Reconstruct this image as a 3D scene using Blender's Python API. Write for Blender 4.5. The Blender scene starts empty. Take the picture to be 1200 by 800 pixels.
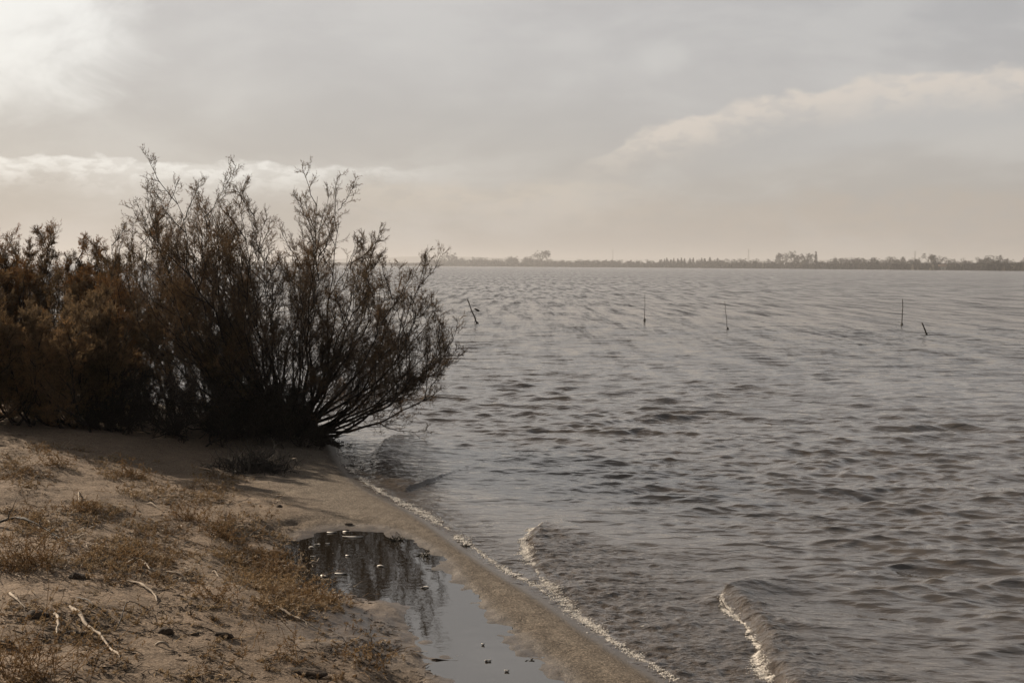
import bpy, math, random
import numpy as np
from mathutils import Matrix, Vector
R = math.radians
random.seed(7)
rng = np.random.default_rng(11)
scene = bpy.context.scene
COL = scene.collection

# ------------------------------------------------------------------ camera
CAMZ, FPX = 2.1, 1500.0
PITCH, ROLL = math.atan(89.0 / FPX), R(0.30)
Fv = np.array([0, math.cos(PITCH), -math.sin(PITCH)])
R0 = np.array([1.0, 0, 0]); U0 = np.array([0, math.sin(PITCH), math.cos(PITCH)])
Rv = R0 * math.cos(ROLL) + U0 * math.sin(ROLL)
Uv = U0 * math.cos(ROLL) - R0 * math.sin(ROLL)
cam_d = bpy.data.cameras.new('camera'); cam = bpy.data.objects.new('camera', cam_d); COL.objects.link(cam)
m = Matrix(((Rv[0], Uv[0], -Fv[0], 0), (Rv[1], Uv[1], -Fv[1], 0), (Rv[2], Uv[2], -Fv[2], CAMZ), (0, 0, 0, 1)))
cam.matrix_world = m
cam_d.sensor_width = 36; cam_d.lens = 36 * FPX / 1200; cam_d.clip_start = 0.05; cam_d.clip_end = 40000
scene.camera = cam

# ------------------------------------------------------------------ light
SUN_AZ, SUN_EL = R(-55), R(26)          # azimuth measured from +Y towards +X
SD = Vector((math.sin(SUN_AZ) * math.cos(SUN_EL), math.cos(SUN_AZ) * math.cos(SUN_EL), math.sin(SUN_EL)))
sl = bpy.data.lights.new('sun', 'SUN'); sl.energy = 5.0; sl.angle = R(0.5); sl.color = (1.0, 0.85, 0.68)
so = bpy.data.objects.new('sun', sl); COL.objects.link(so)
so.rotation_euler = SD.to_track_quat('Z', 'Y').to_euler(); so.location = (-20, 10, 20)
scene.view_settings.view_transform = 'Standard'; scene.view_settings.look = 'None'
scene.view_settings.exposure = 0.8; scene.view_settings.gamma = 1.0
scene.view_settings.use_curve_mapping = False


class NT:
    """small node-tree writer"""
    def __init__(s, tree):
        s.t = tree; tree.nodes.clear()

    def n(s, typ, **kw):
        nd = s.t.nodes.new(typ)
        for k, v in kw.items():
            if k == 'ins':
                for a, b in v.items(): s.set(nd.inputs[a], b)
            else: setattr(nd, k, v)
        return nd

    def set(s, inp, v):
        if isinstance(v, bpy.types.NodeSocket): s.t.links.new(v, inp)
        else: inp.default_value = v

    def math(s, op, a, b=None, c=None, clamp=False):
        nd = s.n('ShaderNodeMath', operation=op, use_clamp=clamp)
        s.set(nd.inputs[0], a)
        if b is not None: s.set(nd.inputs[1], b)
        if c is not None: s.set(nd.inputs[2], c)
        return nd.outputs[0]

    def vmath(s, op, a, b=None):
        nd = s.n('ShaderNodeVectorMath', operation=op); s.set(nd.inputs[0], a)
        if b is not None: s.set(nd.inputs[1], b)
        return nd.outputs['Value'] if op in ('DOT_PRODUCT', 'LENGTH') else nd.outputs[0]

    def mix(s, f, a, b, blend='MIX'):
        nd = s.n('ShaderNodeMix', data_type='RGBA', blend_type=blend)
        s.set(nd.inputs[0], f)
        s.set(nd.inputs[6], a if not isinstance(a, tuple) else (*a[:3], 1))
        s.set(nd.inputs[7], b if not isinstance(b, tuple) else (*b[:3], 1))
        return nd.outputs[2]

    def step(s, v, lo, hi, olo=0.0, ohi=1.0):
        nd = s.n('ShaderNodeMapRange', interpolation_type='SMOOTHSTEP')
        for i, x in enumerate((v, lo, hi, olo, ohi)): s.set(nd.inputs[i], x)
        return nd.outputs[0]

    def noise(s, vec, scale, detail=4, rough=0.55, dist=0.0, dims='3D'):
        nd = s.n('ShaderNodeTexNoise', noise_dimensions=dims)
        s.set(nd.inputs['Vector'], vec); s.set(nd.inputs['Scale'], scale)
        s.set(nd.inputs['Detail'], detail); s.set(nd.inputs['Roughness'], rough); s.set(nd.inputs['Distortion'], dist)
        return nd.outputs[0]

    def comb(s, x, y, z):
        nd = s.n('ShaderNodeCombineXYZ')
        for i, v in enumerate((x, y, z)): s.set(nd.inputs[i], v)
        return nd.outputs[0]


world = bpy.data.worlds.new('World'); scene.world = world; world.use_nodes = True
w = NT(world.node_tree)
tc = w.n('ShaderNodeTexCoord'); D = tc.outputs['Generated']
sep = w.n('ShaderNodeSeparateXYZ'); w.set(sep.inputs[0], D)
X, Y, Z = sep.outputs
az = w.math('ARCTAN2', X, Y)
el = w.math('ARCSINE', w.math('MINIMUM', w.math('MAXIMUM', Z, -0.999), 0.999))
AZD = w.math('MULTIPLY', az, 180 / math.pi); ELD = w.math('MULTIPLY', el, 180 / math.pi)
sky = w.n('ShaderNodeTexSky', sky_type='NISHITA', sun_disc=False)
sky.sun_elevation = SUN_EL; sky.sun_rotation = SUN_AZ
sky.air_density = 1.2; sky.dust_density = 2.5; sky.ozone_density = 1.0
STR = 0.10
GAIN = 0.615
g = lambda r, gg, b: (r * GAIN / STR, gg * GAIN / STR, b * GAIN / STR)
sund = w.vmath('DOT_PRODUCT', D, tuple(SD))
near = w.step(sund, 0.1, 1.0)                       # cloud glows towards the sun
# thin overcast: luminance by height above the horizon, warm low down, cool above
base = w.mix(w.step(ELD, 0.0, 9.0), g(.37, .345, .322), g(.475, .455, .447))
base = w.mix(w.step(ELD, 10.0, 19.0), base, g(.95, .90, .85))
base = w.mix(w.step(ELD, 25.0, 46.0), base, g(.085, .080, .078))
# right of the view the cloud is thicker and bluer
right = w.step(AZD, -2.0, 26.0)
upr = w.math('MULTIPLY', right, w.step(ELD, 4.0, 12.0))
base = w.mix(w.math('MULTIPLY', upr, 0.75), base, g(.365, .362, .370))
# away from the sun the cloud is dull
back = w.step(sund, 0.25, -0.6)
base = w.mix(w.math('MULTIPLY', back, 0.8), base, g(.12, .12, .125))
side = w.math('ABSOLUTE', w.math('ADD', AZD, 12.0))
base = w.mix(w.step(side, 42.0, 95.0, 0.0, .85), base, g(.10, .098, .10))
# soft mottling
vec = w.comb(w.math('MULTIPLY', AZD, 0.05), w.math('MULTIPLY', ELD, 0.13), 3.1)
mot = w.noise(vec, 1.9, 7, 0.55, 0.25)
base = w.mix(w.step(mot, 0.44, 0.62, 0.0, 0.42), base, g(.59, .57, .55))
base = w.mix(w.step(mot, 0.48, 0.34, 0.0, 0.40), base, g(.39, .372, .366))
# bright break in the cloud, up left
vb = w.comb(w.math('MULTIPLY', AZD, 0.09), w.math('MULTIPLY', ELD, 0.16), 0.7)
nb = w.noise(vb, 2.2, 7, 0.6, 0.5)
dx = w.math('DIVIDE', w.math('ADD', AZD, 23.0), 8.0); dy = w.math('DIVIDE', w.math('ADD', ELD, -10.5), 4.2)
rr = w.math('ADD', w.math('SQRT', w.math('ADD', w.math('MULTIPLY', dx, dx), w.math('MULTIPLY', dy, dy))),
            w.math('MULTIPLY', w.math('SUBTRACT', nb, 0.5), 1.6))
base = w.mix(w.step(rr, 1.15, 0.35, 0.0, 0.95), base, g(.83, .82, .79))


def band(base, edge, amp, nscale, seed, soft_top, depth, azr, col, fac, tilt=0.0):
    """a bank of cloud: crisp puffy upper edge, fading downwards; azimuth window azr"""
    v1 = w.comb(w.math('MULTIPLY', AZD, nscale), w.math('MULTIPLY', ELD, nscale * 1.6), seed)
    n1 = w.noise(v1, 1.0, 7, 0.52, 0.1)
    top = w.math('MULTIPLY_ADD', w.math('SUBTRACT', n1, 0.5), amp, edge)
    if tilt: top = w.math('ADD', top, w.math('MULTIPLY', AZD, tilt))
    d = w.math('SUBTRACT', top, ELD)
    mk = w.math('MULTIPLY', w.step(d, 0.0, soft_top), w.step(d, depth, depth * 0.2))
    mk = w.math('MULTIPLY', mk, w.step(AZD, azr[0], azr[1]))
    mk = w.math('MULTIPLY', mk, w.step(AZD, azr[3], azr[2]))
    n2 = w.noise(w.comb(w.math('MULTIPLY', AZD, nscale * 2.2), w.math('MULTIPLY', ELD, nscale * 4.5), seed + 5), 1.0, 6, 0.55, 0.2)
    shade = w.math('ADD', w.step(n2, 0.42, 0.62, 0.0, 0.5), w.step(d, depth * .15, depth * .9, 0.0, 0.4), clamp=True)
    inner = w.mix(shade, col, base)
    return w.mix(w.math('MULTIPLY', mk, fac), base, inner)


base = band(base, 3.2, 2.0, 0.35, 9.0, 0.9, 6.0, (-6, 14, 60, 80), g(.45, .385, .33), 0.55, 0.02)
base = band(base, 4.45, 1.5, 0.62, 2.4, 0.22, 1.9, (-60, -50, -12, 0), g(.78, .765, .735), 0.95, -0.004)
base = band(base, 3.9, 1.6, 0.5, 4.4, 0.6, 3.2, (-12, -4, 2, 9), g(.55, .49, .43), 0.7)
gap = w.math('MULTIPLY', w.step(w.math('SUBTRACT', ELD, w.math('MULTIPLY', AZD, .16)), 2.0, 3.0), w.step(AZD, 4.0, 12.0))
base = w.mix(w.math('MULTIPLY', gap, w.step(ELD, 8.5, 6.0, 0, .5)), base, g(.44, .43, .43))
rise = w.math('MULTIPLY_ADD', w.math('EXPONENT', w.math('DIVIDE', w.math('SUBTRACT', 3.4, AZD), 6.5)), -3.9, 8.75)
base = band(base, rise, 1.7, 0.42, 6.3, 0.30, 2.5, (2.0, 6.5, 60, 80), g(.66, .585, .52), 0.85)
px_ = w.math('DIVIDE', w.math('ADD', AZD, -6.9), 1.25); py_ = w.math('DIVIDE', w.math('ADD', ELD, -9.1), .85)
pr = w.math('ADD', w.math('SQRT', w.math('ADD', w.math('MULTIPLY', px_, px_), w.math('MULTIPLY', py_, py_))), w.math('MULTIPLY', w.math('SUBTRACT', nb, .5), 1.5))
base = w.mix(w.step(pr, 1.1, .4, 0, .45), base, g(.58, .56, .54))
skyc = w.mix(0.93, sky.outputs[0], base)
# below the horizon the world is never seen (ground sheet), keep it dull
skyc = w.mix(w.step(ELD, -0.5, -3.0), skyc, g(.10, .09, .08))
bg = w.n('ShaderNodeBackground'); w.set(bg.inputs[0], skyc); w.set(bg.inputs[1], STR)
wo = w.n('ShaderNodeOutputWorld'); w.set(wo.inputs[0], bg.outputs[0])


# ------------------------------------------------------------------ helpers
def ray(px, py):
    d = Fv * FPX + Rv * (px - 600.0) - Uv * (py - 400.0)
    return d / np.linalg.norm(d)


def onz(px, py, z=0.0):
    d = ray(px, py); t = (z - CAMZ) / d[2]
    return np.array([d[0] * t, d[1] * t, z])


def aty(px, py, y):
    d = ray(px, py); t = y / d[1]
    return np.array([0, 0, CAMZ]) + d * t


def mesh_np(name, V, F, mats=None, smooth=True, parent=None, attrs=None):
    """one mesh object from numpy vertices and faces (quads or tris, one width)"""
    me = bpy.data.meshes.new(name)
    V = np.ascontiguousarray(V, dtype=np.float32); F = np.ascontiguousarray(F, dtype=np.int32)
    n, k = F.shape
    me.vertices.add(len(V)); me.vertices.foreach_set('co', V.ravel())
    me.loops.add(n * k); me.loops.foreach_set('vertex_index', F.ravel())
    me.polygons.add(n); me.polygons.foreach_set('loop_start', np.arange(0, n * k, k, dtype=np.int32))
    me.polygons.foreach_set('loop_total', np.full(n, k, dtype=np.int32))
    me.update(calc_edges=True)
    me.polygons.foreach_set('use_smooth', np.full(n, smooth, dtype=bool))
    if attrs:
        for a, v in attrs.items():
            at = me.attributes.new(a, 'FLOAT', 'POINT'); at.data.foreach_set('value', np.ascontiguousarray(v, dtype=np.float32))
    if mats is not None: me.materials.append(mats)
    o = bpy.data.objects.new(name, me); COL.objects.link(o)
    if parent is not None: o.parent = parent
    return o


def tag(o, label=None, cat=None, group=None, kind=None):
    if label: o['label'] = label
    if cat: o['category'] = cat
    if group: o['group'] = group
    if kind: o['kind'] = kind
    return o


def empty(name, loc):
    o = bpy.data.objects.new(name, None); COL.objects.link(o); o.location = loc; o.empty_display_size = 0.1
    return o


_perm = np.random.default_rng(5).random((256, 256))


def vnoise(x, y):
    xi = np.floor(x).astype(int); yi = np.floor(y).astype(int)
    fx = x - xi; fy = y - yi
    fx = fx * fx * fx * (fx * (fx * 6 - 15) + 10); fy = fy * fy * fy * (fy * (fy * 6 - 15) + 10)
    a = _perm[xi & 255, yi & 255]; b = _perm[(xi + 1) & 255, yi & 255]
    c = _perm[xi & 255, (yi + 1) & 255]; d = _perm[(xi + 1) & 255, (yi + 1) & 255]
    return (a * (1 - fx) + b * fx) * (1 - fy) + (c * (1 - fx) + d * fx) * fy - 0.5


def fbm(x, y, octv=4, gain=0.5):
    s = 0; a = 1.0
    for i in range(octv):
        c, q = math.cos(i * 1.1), math.sin(i * 1.1)
        s = s + a * vnoise((x * c - y * q) * 2 ** i + 17.3 * i, (x * q + y * c) * 2 ** i - 9.1 * i); a *= gain
    return s


def sst(x, a, b):
    t = np.clip((x - a) / (b - a), 0, 1); return t * t * (3 - 2 * t)


def segdist(x, y, P):
    best = np.full(x.shape, 1e9); arc = np.zeros(x.shape); acc = 0.0
    for (ax, ay), (bx, by) in zip(P[:-1], P[1:]):
        dx, dy = bx - ax, by - ay; L = math.hypot(dx, dy) + 1e-9
        t = np.clip(((x - ax) * dx + (y - ay) * dy) / (L * L), 0, 1)
        d = np.hypot(x - ax - t * dx, y - ay - t * dy)
        mk = d < best
        arc = np.where(mk, acc + t * L, arc); best = np.where(mk, d, best); acc += L
    return best, arc


def inside(x, y, P):
    r = np.zeros(x.shape, bool); n = len(P)
    for i in range(n):
        ax, ay = P[i]; bx, by = P[(i + 1) % n]
        if ay == by: continue
        c = ((ay > y) != (by > y)) & (x < (bx - ax) * (y - ay) / (by - ay) + ax)
        r ^= c
    return r


def smooth_line(P, it=2):
    P = [tuple(p) for p in P]
    for _ in range(it):
        Q = [P[0]]
        for a, b in zip(P[:-1], P[1:]):
            Q += [(a[0] * .75 + b[0] * .25, a[1] * .75 + b[1] * .25), (a[0] * .25 + b[0] * .75, a[1] * .25 + b[1] * .75)]
        P = Q + [P[-1]]
    return P


# waterline of the lagoon (world metres, from the survey of the photograph)
SH_PX = [(785, 800), (730, 765), (690, 738), (640, 702), (590, 672), (545, 642), (505, 612), (470, 592), (432, 574),
         (408, 554), (396, 534), (390, 520), (372, 506), (330, 497), (270, 488), (200, 476), (100, 455), (0, 420), (-150, 390)]
shore = [tuple(onz(px, py)[:2]) for px, py in SH_PX]
SHORE = smooth_line([(16, -40), (3.2, 0.0), (1.6, 4.3)] + shore + [(-40, 60), (-110, 120), (-400, 260)], 2)
LAND = SHORE + [(-9000, 260), (-9000, -40)]
PUD_PX = [(345, 640), (372, 628), (400, 621), (440, 624), (470, 637), (497, 656), (514, 682), (535, 708), (562, 735),
          (592, 760), (616, 782), (640, 806), (690, 860), (560, 870), (545, 800), (520, 765), (508, 735), (486, 706), (430, 699), (385, 690), (352, 675)]
PZ = 0.014
PUD = [tuple(onz(px, py, PZ)[:2]) for px, py in PUD_PX]
PUD = smooth_line(PUD + [PUD[0]], 1)[:-1]


def shore_s(x, y):
    d, a = segdist(x, y, SHORE); return np.where(inside(x, y, LAND), d, -d), a


def pud_p(x, y):
    d, a = segdist(x, y, PUD + [PUD[0]]); return np.where(inside(x, y, PUD), d, -d)


def far_edge(az):
    """distance of the far waterline by azimuth (radians)"""
    a = np.degrees(az)
    return np.interp(a, [-180, -60, -10, -2, 8, 16, 22, 30, 60, 180], [2600, 2600, 2500, 2300, 1700, 1250, 1000, 900, 900, 900]) \
        + 25 * np.sin(a * 1.7) + 12 * np.sin(a * 5.1 + 1)


def terrain(x, y, detail=True):
    s, _ = shore_s(x, y)
    ss = np.maximum(s, 0)
    up = 0.072 * (1 - np.exp(-ss / 0.36)) + 0.36 * sst(ss, 0.8, 3.6) + 0.22 * sst(ss, 3.2, 8)
    dn = np.maximum(np.where(s > -1, 0.13 * s, .07 + .2 * s), -1.6)
    z = np.where(s > 0, up, dn)
    r = np.hypot(x, y)
    nz = 0.11 * fbm(x * 0.55 + 3, y * 0.55, 3) * sst(s, 0.5, 3) + 0.035 * fbm(x * 2.2, y * 2.2, 3) * sst(s, 0.1, 1.2)
    if detail:
        nz = nz + 0.012 * fbm(x * 7, y * 7, 3) * sst(s, 0.25, 0.8) + 0.004 * fbm(x * 19, y * 19, 2) * sst(s, 0.0, 0.3)
    z = z + nz
    # low mound under the big tamarisk
    bx, by = BASE_A[0] - .25, BASE_A[1] + .1
    z = z + 0.07 * np.exp(-(((x - bx) / 1.0) ** 2 + ((y - by) / 0.75) ** 2)) * sst(s, -.25, .35)
    # puddle hollow
    p = pud_p(x, y)
    lim = np.where(p > 0, PZ - 0.012 - 0.06 * np.minimum(p, .3), PZ - 0.012 + 0.13 * (-p) + .35 * np.maximum(-p - .35, 0)) \
        + 0.020 * fbm(x * 4, y * 4, 3) * sst(p, .5, .1) + .010 * fbm(x * 15, y * 15, 2)
    k = 0.03
    h = np.clip(0.5 + 0.5 * (lim - z) / k, 0, 1)
    zp = lim * (1 - h) + z * h - k * h * (1 - h)
    z = np.where(p > -1.8, zp, z)
    # far land
    f = r - far_edge(np.arctan2(x, y))
    fl = -1.6 + 2.3 * sst(f, -20, 30) + 3.5 * sst(f, 30, 900)
    z = np.where((r > 500) & (y > 0) & (s < 0), np.maximum(z, fl), z)
    return z, s, p


BASE_A = onz(340, 512, 0.25)


def gz(x, y):
    z, _, _ = terrain(np.array([float(x)]), np.array([float(y)])); return float(z[0])


def ground_at(px, py):
    """point of the ground sheet met by the sight line through (px, py)"""
    z = 0.3
    for _ in range(12):
        p = onz(px, py, z); z = 0.5 * z + 0.5 * gz(p[0], p[1])
    return onz(px, py, z)


BASE_A = ground_at(340, 514); BASE_B = ground_at(262, 500); BASE_C = ground_at(170, 494)
print('BASES', BASE_A, BASE_B, BASE_C, flush=True)


# ------------------------------------------------------------------ materials
def new_mat(name):
    mt = bpy.data.materials.new(name); mt.use_nodes = True
    t = NT(mt.node_tree); out = t.n('ShaderNodeOutputMaterial'); p = t.n('ShaderNodeBsdfPrincipled')
    t.set(out.inputs[0], p.outputs[0]); return mt, t, p, out


def bump(t, h, strength, dist, normal=None):
    b = t.n('ShaderNodeBump'); t.set(b.inputs['Height'], h); t.set(b.inputs['Strength'], strength); t.set(b.inputs['Distance'], dist)
    if normal is not None: t.set(b.inputs['Normal'], normal)
    return b.outputs[0]


def attr(t, name):
    return t.n('ShaderNodeAttribute', attribute_name=name).outputs['Fac']


def mat_sand():
    mt, t, p, out = new_mat('sand')
    P = t.n('ShaderNodeTexCoord').outputs['Object']
    wet = attr(t, 'wet'); silt = attr(t, 'land')
    big = t.noise(P, 0.9, 5, 0.6); med = t.noise(P, 9, 5, 0.62); fine = t.noise(P, 75, 4, 0.75); grain = t.noise(P, 420, 2, 0.6)
    c = t.mix(t.step(big, 0.35, 0.65), (.160, .117, .080), (.205, .150, .104))
    c = t.mix(t.step(med, 0.40, 0.66, 0, .7), c, (.135, .098, .066))
    c = t.mix(attr(t, 'berm'), c, t.mix(t.step(med, .4, .6), (.135, .113, .088), (.108, .088, .067)))
    c = t.mix(t.step(fine, 0.52, 0.64, 0, 0.85), c, (.31, .25, .19))
    c = t.mix(t.step(fine, 0.46, 0.37, 0, 0.85), c, (.045, .033, .024))
    dark = t.n('ShaderNodeTexVoronoi', feature='F1'); t.set(dark.inputs['Vector'], P); t.set(dark.inputs['Scale'], 34)
    c = t.mix(t.math('MULTIPLY', t.step(dark.outputs['Distance'], 0.17, 0.08), t.step(med, .48, .6)), c, (.05, .037, .027))
    wn = t.math('MULTIPLY_ADD', t.math('SUBTRACT', med, 0.5), 0.30, wet, clamp=True)
    c = t.mix(wn, c, t.mix(0.62, c, (.024, .018, .014)))
    c = t.mix(silt, c, (.04, .034, .024))
    t.set(p.inputs['Base Color'], c)
    t.set(p.inputs['Roughness'], t.step(wn, 0.35, 1.0, 0.93, 0.34))
    t.set(p.inputs['Specular IOR Level'], t.step(wn, 0.3, 1.0, 0.2, 0.5))
    k = t.step(wet, 0.4, 1.0, 1.0, 0.30)
    h = t.math('MULTIPLY_ADD', med, 1.8, t.math('MULTIPLY_ADD', fine, 0.7, t.math('MULTIPLY', grain, 0.16)))
    t.set(p.inputs['Normal'], bump(t, h, k, 0.016))
    return mt


def mat_water(name, puddle=False):
    mt, t, p, out = new_mat(name)
    P = t.n('ShaderNodeTexCoord').outputs['Object']
    if puddle:
        t.set(p.inputs['Base Color'], (.014, .011, .008, 1)); p.inputs['Roughness'].default_value = 0.03
        p.inputs['IOR'].default_value = 1.5
        t.set(p.inputs['Normal'], bump(t, t.noise(P, 9, 3, .5), 0.12, 0.008))
        return mt
    churn = attr(t, 'churn'); fo = attr(t, 'foam')
    mp = t.n('ShaderNodeMapping'); t.set(mp.inputs[0], P); mp.inputs['Rotation'].default_value = (0, 0, R(-14)); mp.inputs['Scale'].default_value = (0.42, 1, 1)
    Q = mp.outputs[0]
    big = t.noise(Q, 0.35, 3, .5)
    c = t.mix(t.step(big, .3, .7), (.046, .038, .031), (.060, .050, .041))
    c = t.mix(t.math('MULTIPLY', churn, .75), c, (.060, .046, .034))
    fn = t.noise(Q, 26, 5, .68, .3); fb = t.noise(Q, 5.0, 3, .6)
    fmask = t.math('ADD', t.math('MULTIPLY', fo, 0.62), t.math('MULTIPLY', fb, .34))
    fm = t.step(t.math('ADD', fmask, t.math('MULTIPLY', t.math('SUBTRACT', fn, .5), .9)), 0.60, 0.72)
    c = t.mix(t.math('MULTIPLY', fm, t.step(fo, 0.02, .2)), c, (.50, .47, .42))
    t.set(p.inputs['Base Color'], c)
    t.set(p.inputs['Roughness'], t.math('MAXIMUM', t.math('MULTIPLY', fm, .6), t.math('MULTIPLY_ADD', attr(t, 'farw'), .12, .03)))
    p.inputs['IOR'].default_value = 1.52
    r1 = t.noise(Q, 5.5, 4, .55, .35); r2 = t.noise(Q, 21, 3, .55, .3); r3 = t.noise(Q, 1.6, 4, .55, .3)
    h = t.math('MULTIPLY_ADD', r1, 1.0, t.math('MULTIPLY', r2, .20))
    n0 = bump(t, r3, t.math('MULTIPLY_ADD', attr(t, 'farw'), .6, .25), 0.34)
    r4 = t.noise(Q, .014, 10, .58, .3)
    n0 = bump(t, r4, attr(t, 'farw'), 7.0, n0)
    n1 = bump(t, h, t.math('MULTIPLY_ADD', churn, .45, .38), 0.060, n0)
    n2 = bump(t, t.noise(Q, 34, 4, .65, .6), t.math('MULTIPLY', churn, .9), 0.022, n1)
    mq = t.n('ShaderNodeMapping'); t.set(mq.inputs[0], P); mq.inputs['Scale'].default_value = (1.5, .11, 1)
    ns = t.noise(mq.outputs[0], 1.0, 5, .72, .2)
    tilt = t.math('MULTIPLY', t.math('MULTIPLY_ADD', t.math('SUBTRACT', ns, .5), 3.2, .04), attr(t, 'farw'))
    nn = t.vmath('NORMALIZE', t.vmath('ADD', n2, t.comb(0.0, t.math('MULTIPLY', tilt, -1.0), 0.0)))
    t.set(p.inputs['Normal'], nn)
    return mt


def mat_plain(name, a, b, scale=8, rough=0.85, bs=0.3, bd=0.01, translucent=0.0, spec=.3):
    mt, t, p, out = new_mat(name)
    P = t.n('ShaderNodeTexCoord').outputs['Object']
    n = t.noise(P, scale, 4, .6)
    c = t.mix(t.step(n, .36, .64), a, b)
    t.set(p.inputs['Base Color'], c); p.inputs['Roughness'].default_value = rough
    p.inputs['Specular IOR Level'].default_value = spec
    if bs: t.set(p.inputs['Normal'], bump(t, t.noise(P, scale * 6, 3, .6), bs, bd))
    if translucent:
        tr = t.n('ShaderNodeBsdfTranslucent'); t.set(tr.inputs[0], c)
        mx = t.n('ShaderNodeMixShader'); mx.inputs[0].default_value = translucent
        t.set(mx.inputs[1], p.outputs[0]); t.set(mx.inputs[2], tr.outputs[0]); t.set(out.inputs[0], mx.outputs[0])
    return mt


def mat_patchy(name, a, b, c3, scale=1.5, translucent=.35):
    mt, t, p, out = new_mat(name)
    P = t.n('ShaderNodeTexCoord').outputs['Object']
    c = t.mix(t.step(t.noise(P, scale, 3, .6), .42, .60), a, b)
    c = t.mix(t.step(t.noise(P, scale * 9, 3, .6), .50, .66), c, c3)
    t.set(p.inputs['Base Color'], c); p.inputs['Roughness'].default_value = .9; p.inputs['Specular IOR Level'].default_value = .15
    tr = t.n('ShaderNodeBsdfTranslucent'); t.set(tr.inputs[0], c)
    mx = t.n('ShaderNodeMixShader'); mx.inputs[0].default_value = translucent
    t.set(mx.inputs[1], p.outputs[0]); t.set(mx.inputs[2], tr.outputs[0]); t.set(out.inputs[0], mx.outputs[0])
    return mt


M = dict(
    sand=mat_sand(), water=mat_water('lagoon_water'), puddle=mat_water('puddle_water', True),
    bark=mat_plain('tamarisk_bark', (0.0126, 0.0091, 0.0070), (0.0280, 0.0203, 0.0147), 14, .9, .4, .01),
    twig=mat_plain('fine_twigs', (.035, .025, .018), (.070, .048, .032), 3, .85, 0, 0),
    leaf=mat_patchy('tamarisk_foliage', (0.0638, 0.0428, 0.0225), (0.1425, 0.0713, 0.0270), (0.1050, 0.0750, 0.0413), 1.3, .4),
    leafdark=mat_patchy('dark_tamarisk_foliage', (.055, .038, .022), (.110, .066, .032), (.150, .105, .060), 1.6, .4),
    brown=mat_patchy('dry_shrub_foliage', (.150, .103, .058), (.215, .130, .063), (.065, .048, .030), 1.1, .4),
    farleaf=mat_plain('far_foliage', (0.0280, 0.0245, 0.0168), (0.0490, 0.0406, 0.0280), .3, .95, 0, 0),
    fartrunk=mat_plain('far_trunk', (.05, .04, .03), (.07, .055, .04), 1, .9, 0, 0),
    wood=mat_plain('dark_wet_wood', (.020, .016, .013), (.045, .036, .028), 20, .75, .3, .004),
    weed=mat_plain('wet_weed', (.018, .015, .010), (.038, .030, .018), 25, .6, .3, .01),
    pale=mat_plain('bleached_wood', (0.3420, 0.2880, 0.2250), (0.2160, 0.1710, 0.1260), 16, .8, .5, .004),
    straw=mat_patchy('dry_straw', (.270, .190, .104), (.185, .118, .060), (.42, .34, .25), 2.2, .2),
    tuft=mat_patchy('dry_tuft', (0.1870, 0.1148, 0.0510), (0.1275, 0.0723, 0.0323), (0.2550, 0.1785, 0.1020), 6, .25),
    clod=mat_plain('damp_clod', (.030, .022, .016), (.065, .046, .031), 20, .95, .6, .01),
    foam=mat_plain('foam', (0.5270, 0.4930, 0.4505), (0.3740, 0.3485, 0.3060), 40, .5, .5, .003),
    hill=mat_plain('far_hill', (.05, .05, .045), (.07, .065, .05), .004, .95, 0, 0),
    metal=mat_plain('grey_metal', (.12, .12, .12), (.16, .15, .14), .2, .6, 0, 0),
    wall=mat_plain('pale_wall', (.6, .57, .52), (.5, .47, .42), .3, .9, 0, 0),
    roof=mat_plain('clay_roof', (.09, .06, .045), (.12, .08, .06), .3, .9, 0, 0),
)


# ------------------------------------------------------------------ polar sheets round the viewpoint
def polar(radii, az, fn, name, mat):
    Rr, A = np.meshgrid(radii, az, indexing='ij')
    x = Rr * np.sin(A); y = Rr * np.cos(A)
    z, attrs = fn(x.ravel(), y.ravel(), Rr.ravel())
    V = np.stack([x.ravel() + attrs.pop('dx', 0), y.ravel() + attrs.pop('dy', 0), z], 1)
    nr, na = Rr.shape
    i = np.arange(nr - 1)[:, None] * na + np.arange(na - 1)[None, :]
    F = np.stack([i, i + 1, i + na + 1, i + na], -1).reshape(-1, 4)[:, ::-1]
    return mesh_np(name, V, F, mat, attrs=attrs)


def az_list(half, step, cstep=4.0):
    fine = np.arange(-half, half + 1e-6, step)
    out = np.arange(half + cstep, 180.01, cstep)
    return np.radians(np.concatenate([-out[::-1], fine, out]))


# ground: one sheet from under the viewpoint to beyond the horizon
rg = [0.02, 1, 2, 3]
r = 4.0
while r < 24: rg.append(r); r += max(0.022, r * r / 3300.0)
while r < 9000: rg.append(r); r *= 1.045
rg = np.array(rg)


def gfn(x, y, rr):
    z, s, p = terrain(x, y)
    wet = np.maximum(sst(s, 0.20, 0.02), sst(-p, 0.42, 0.02) * (s > 0))
    # damp apron on the landward side of the puddle
    wet = np.maximum(wet, 0.95 * np.exp(-((x - APR[0]) ** 2 / .40 + (y - APR[1]) ** 2 / .9)))
    return z, dict(wet=wet, berm=sst(s, 1.5, .5), land=(rr > 400).astype(float))


APR = onz(430, 740, .06)
ground = polar(rg, az_list(30, 0.13), gfn, 'ground', M['sand']); tag(ground, kind='structure')

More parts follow.
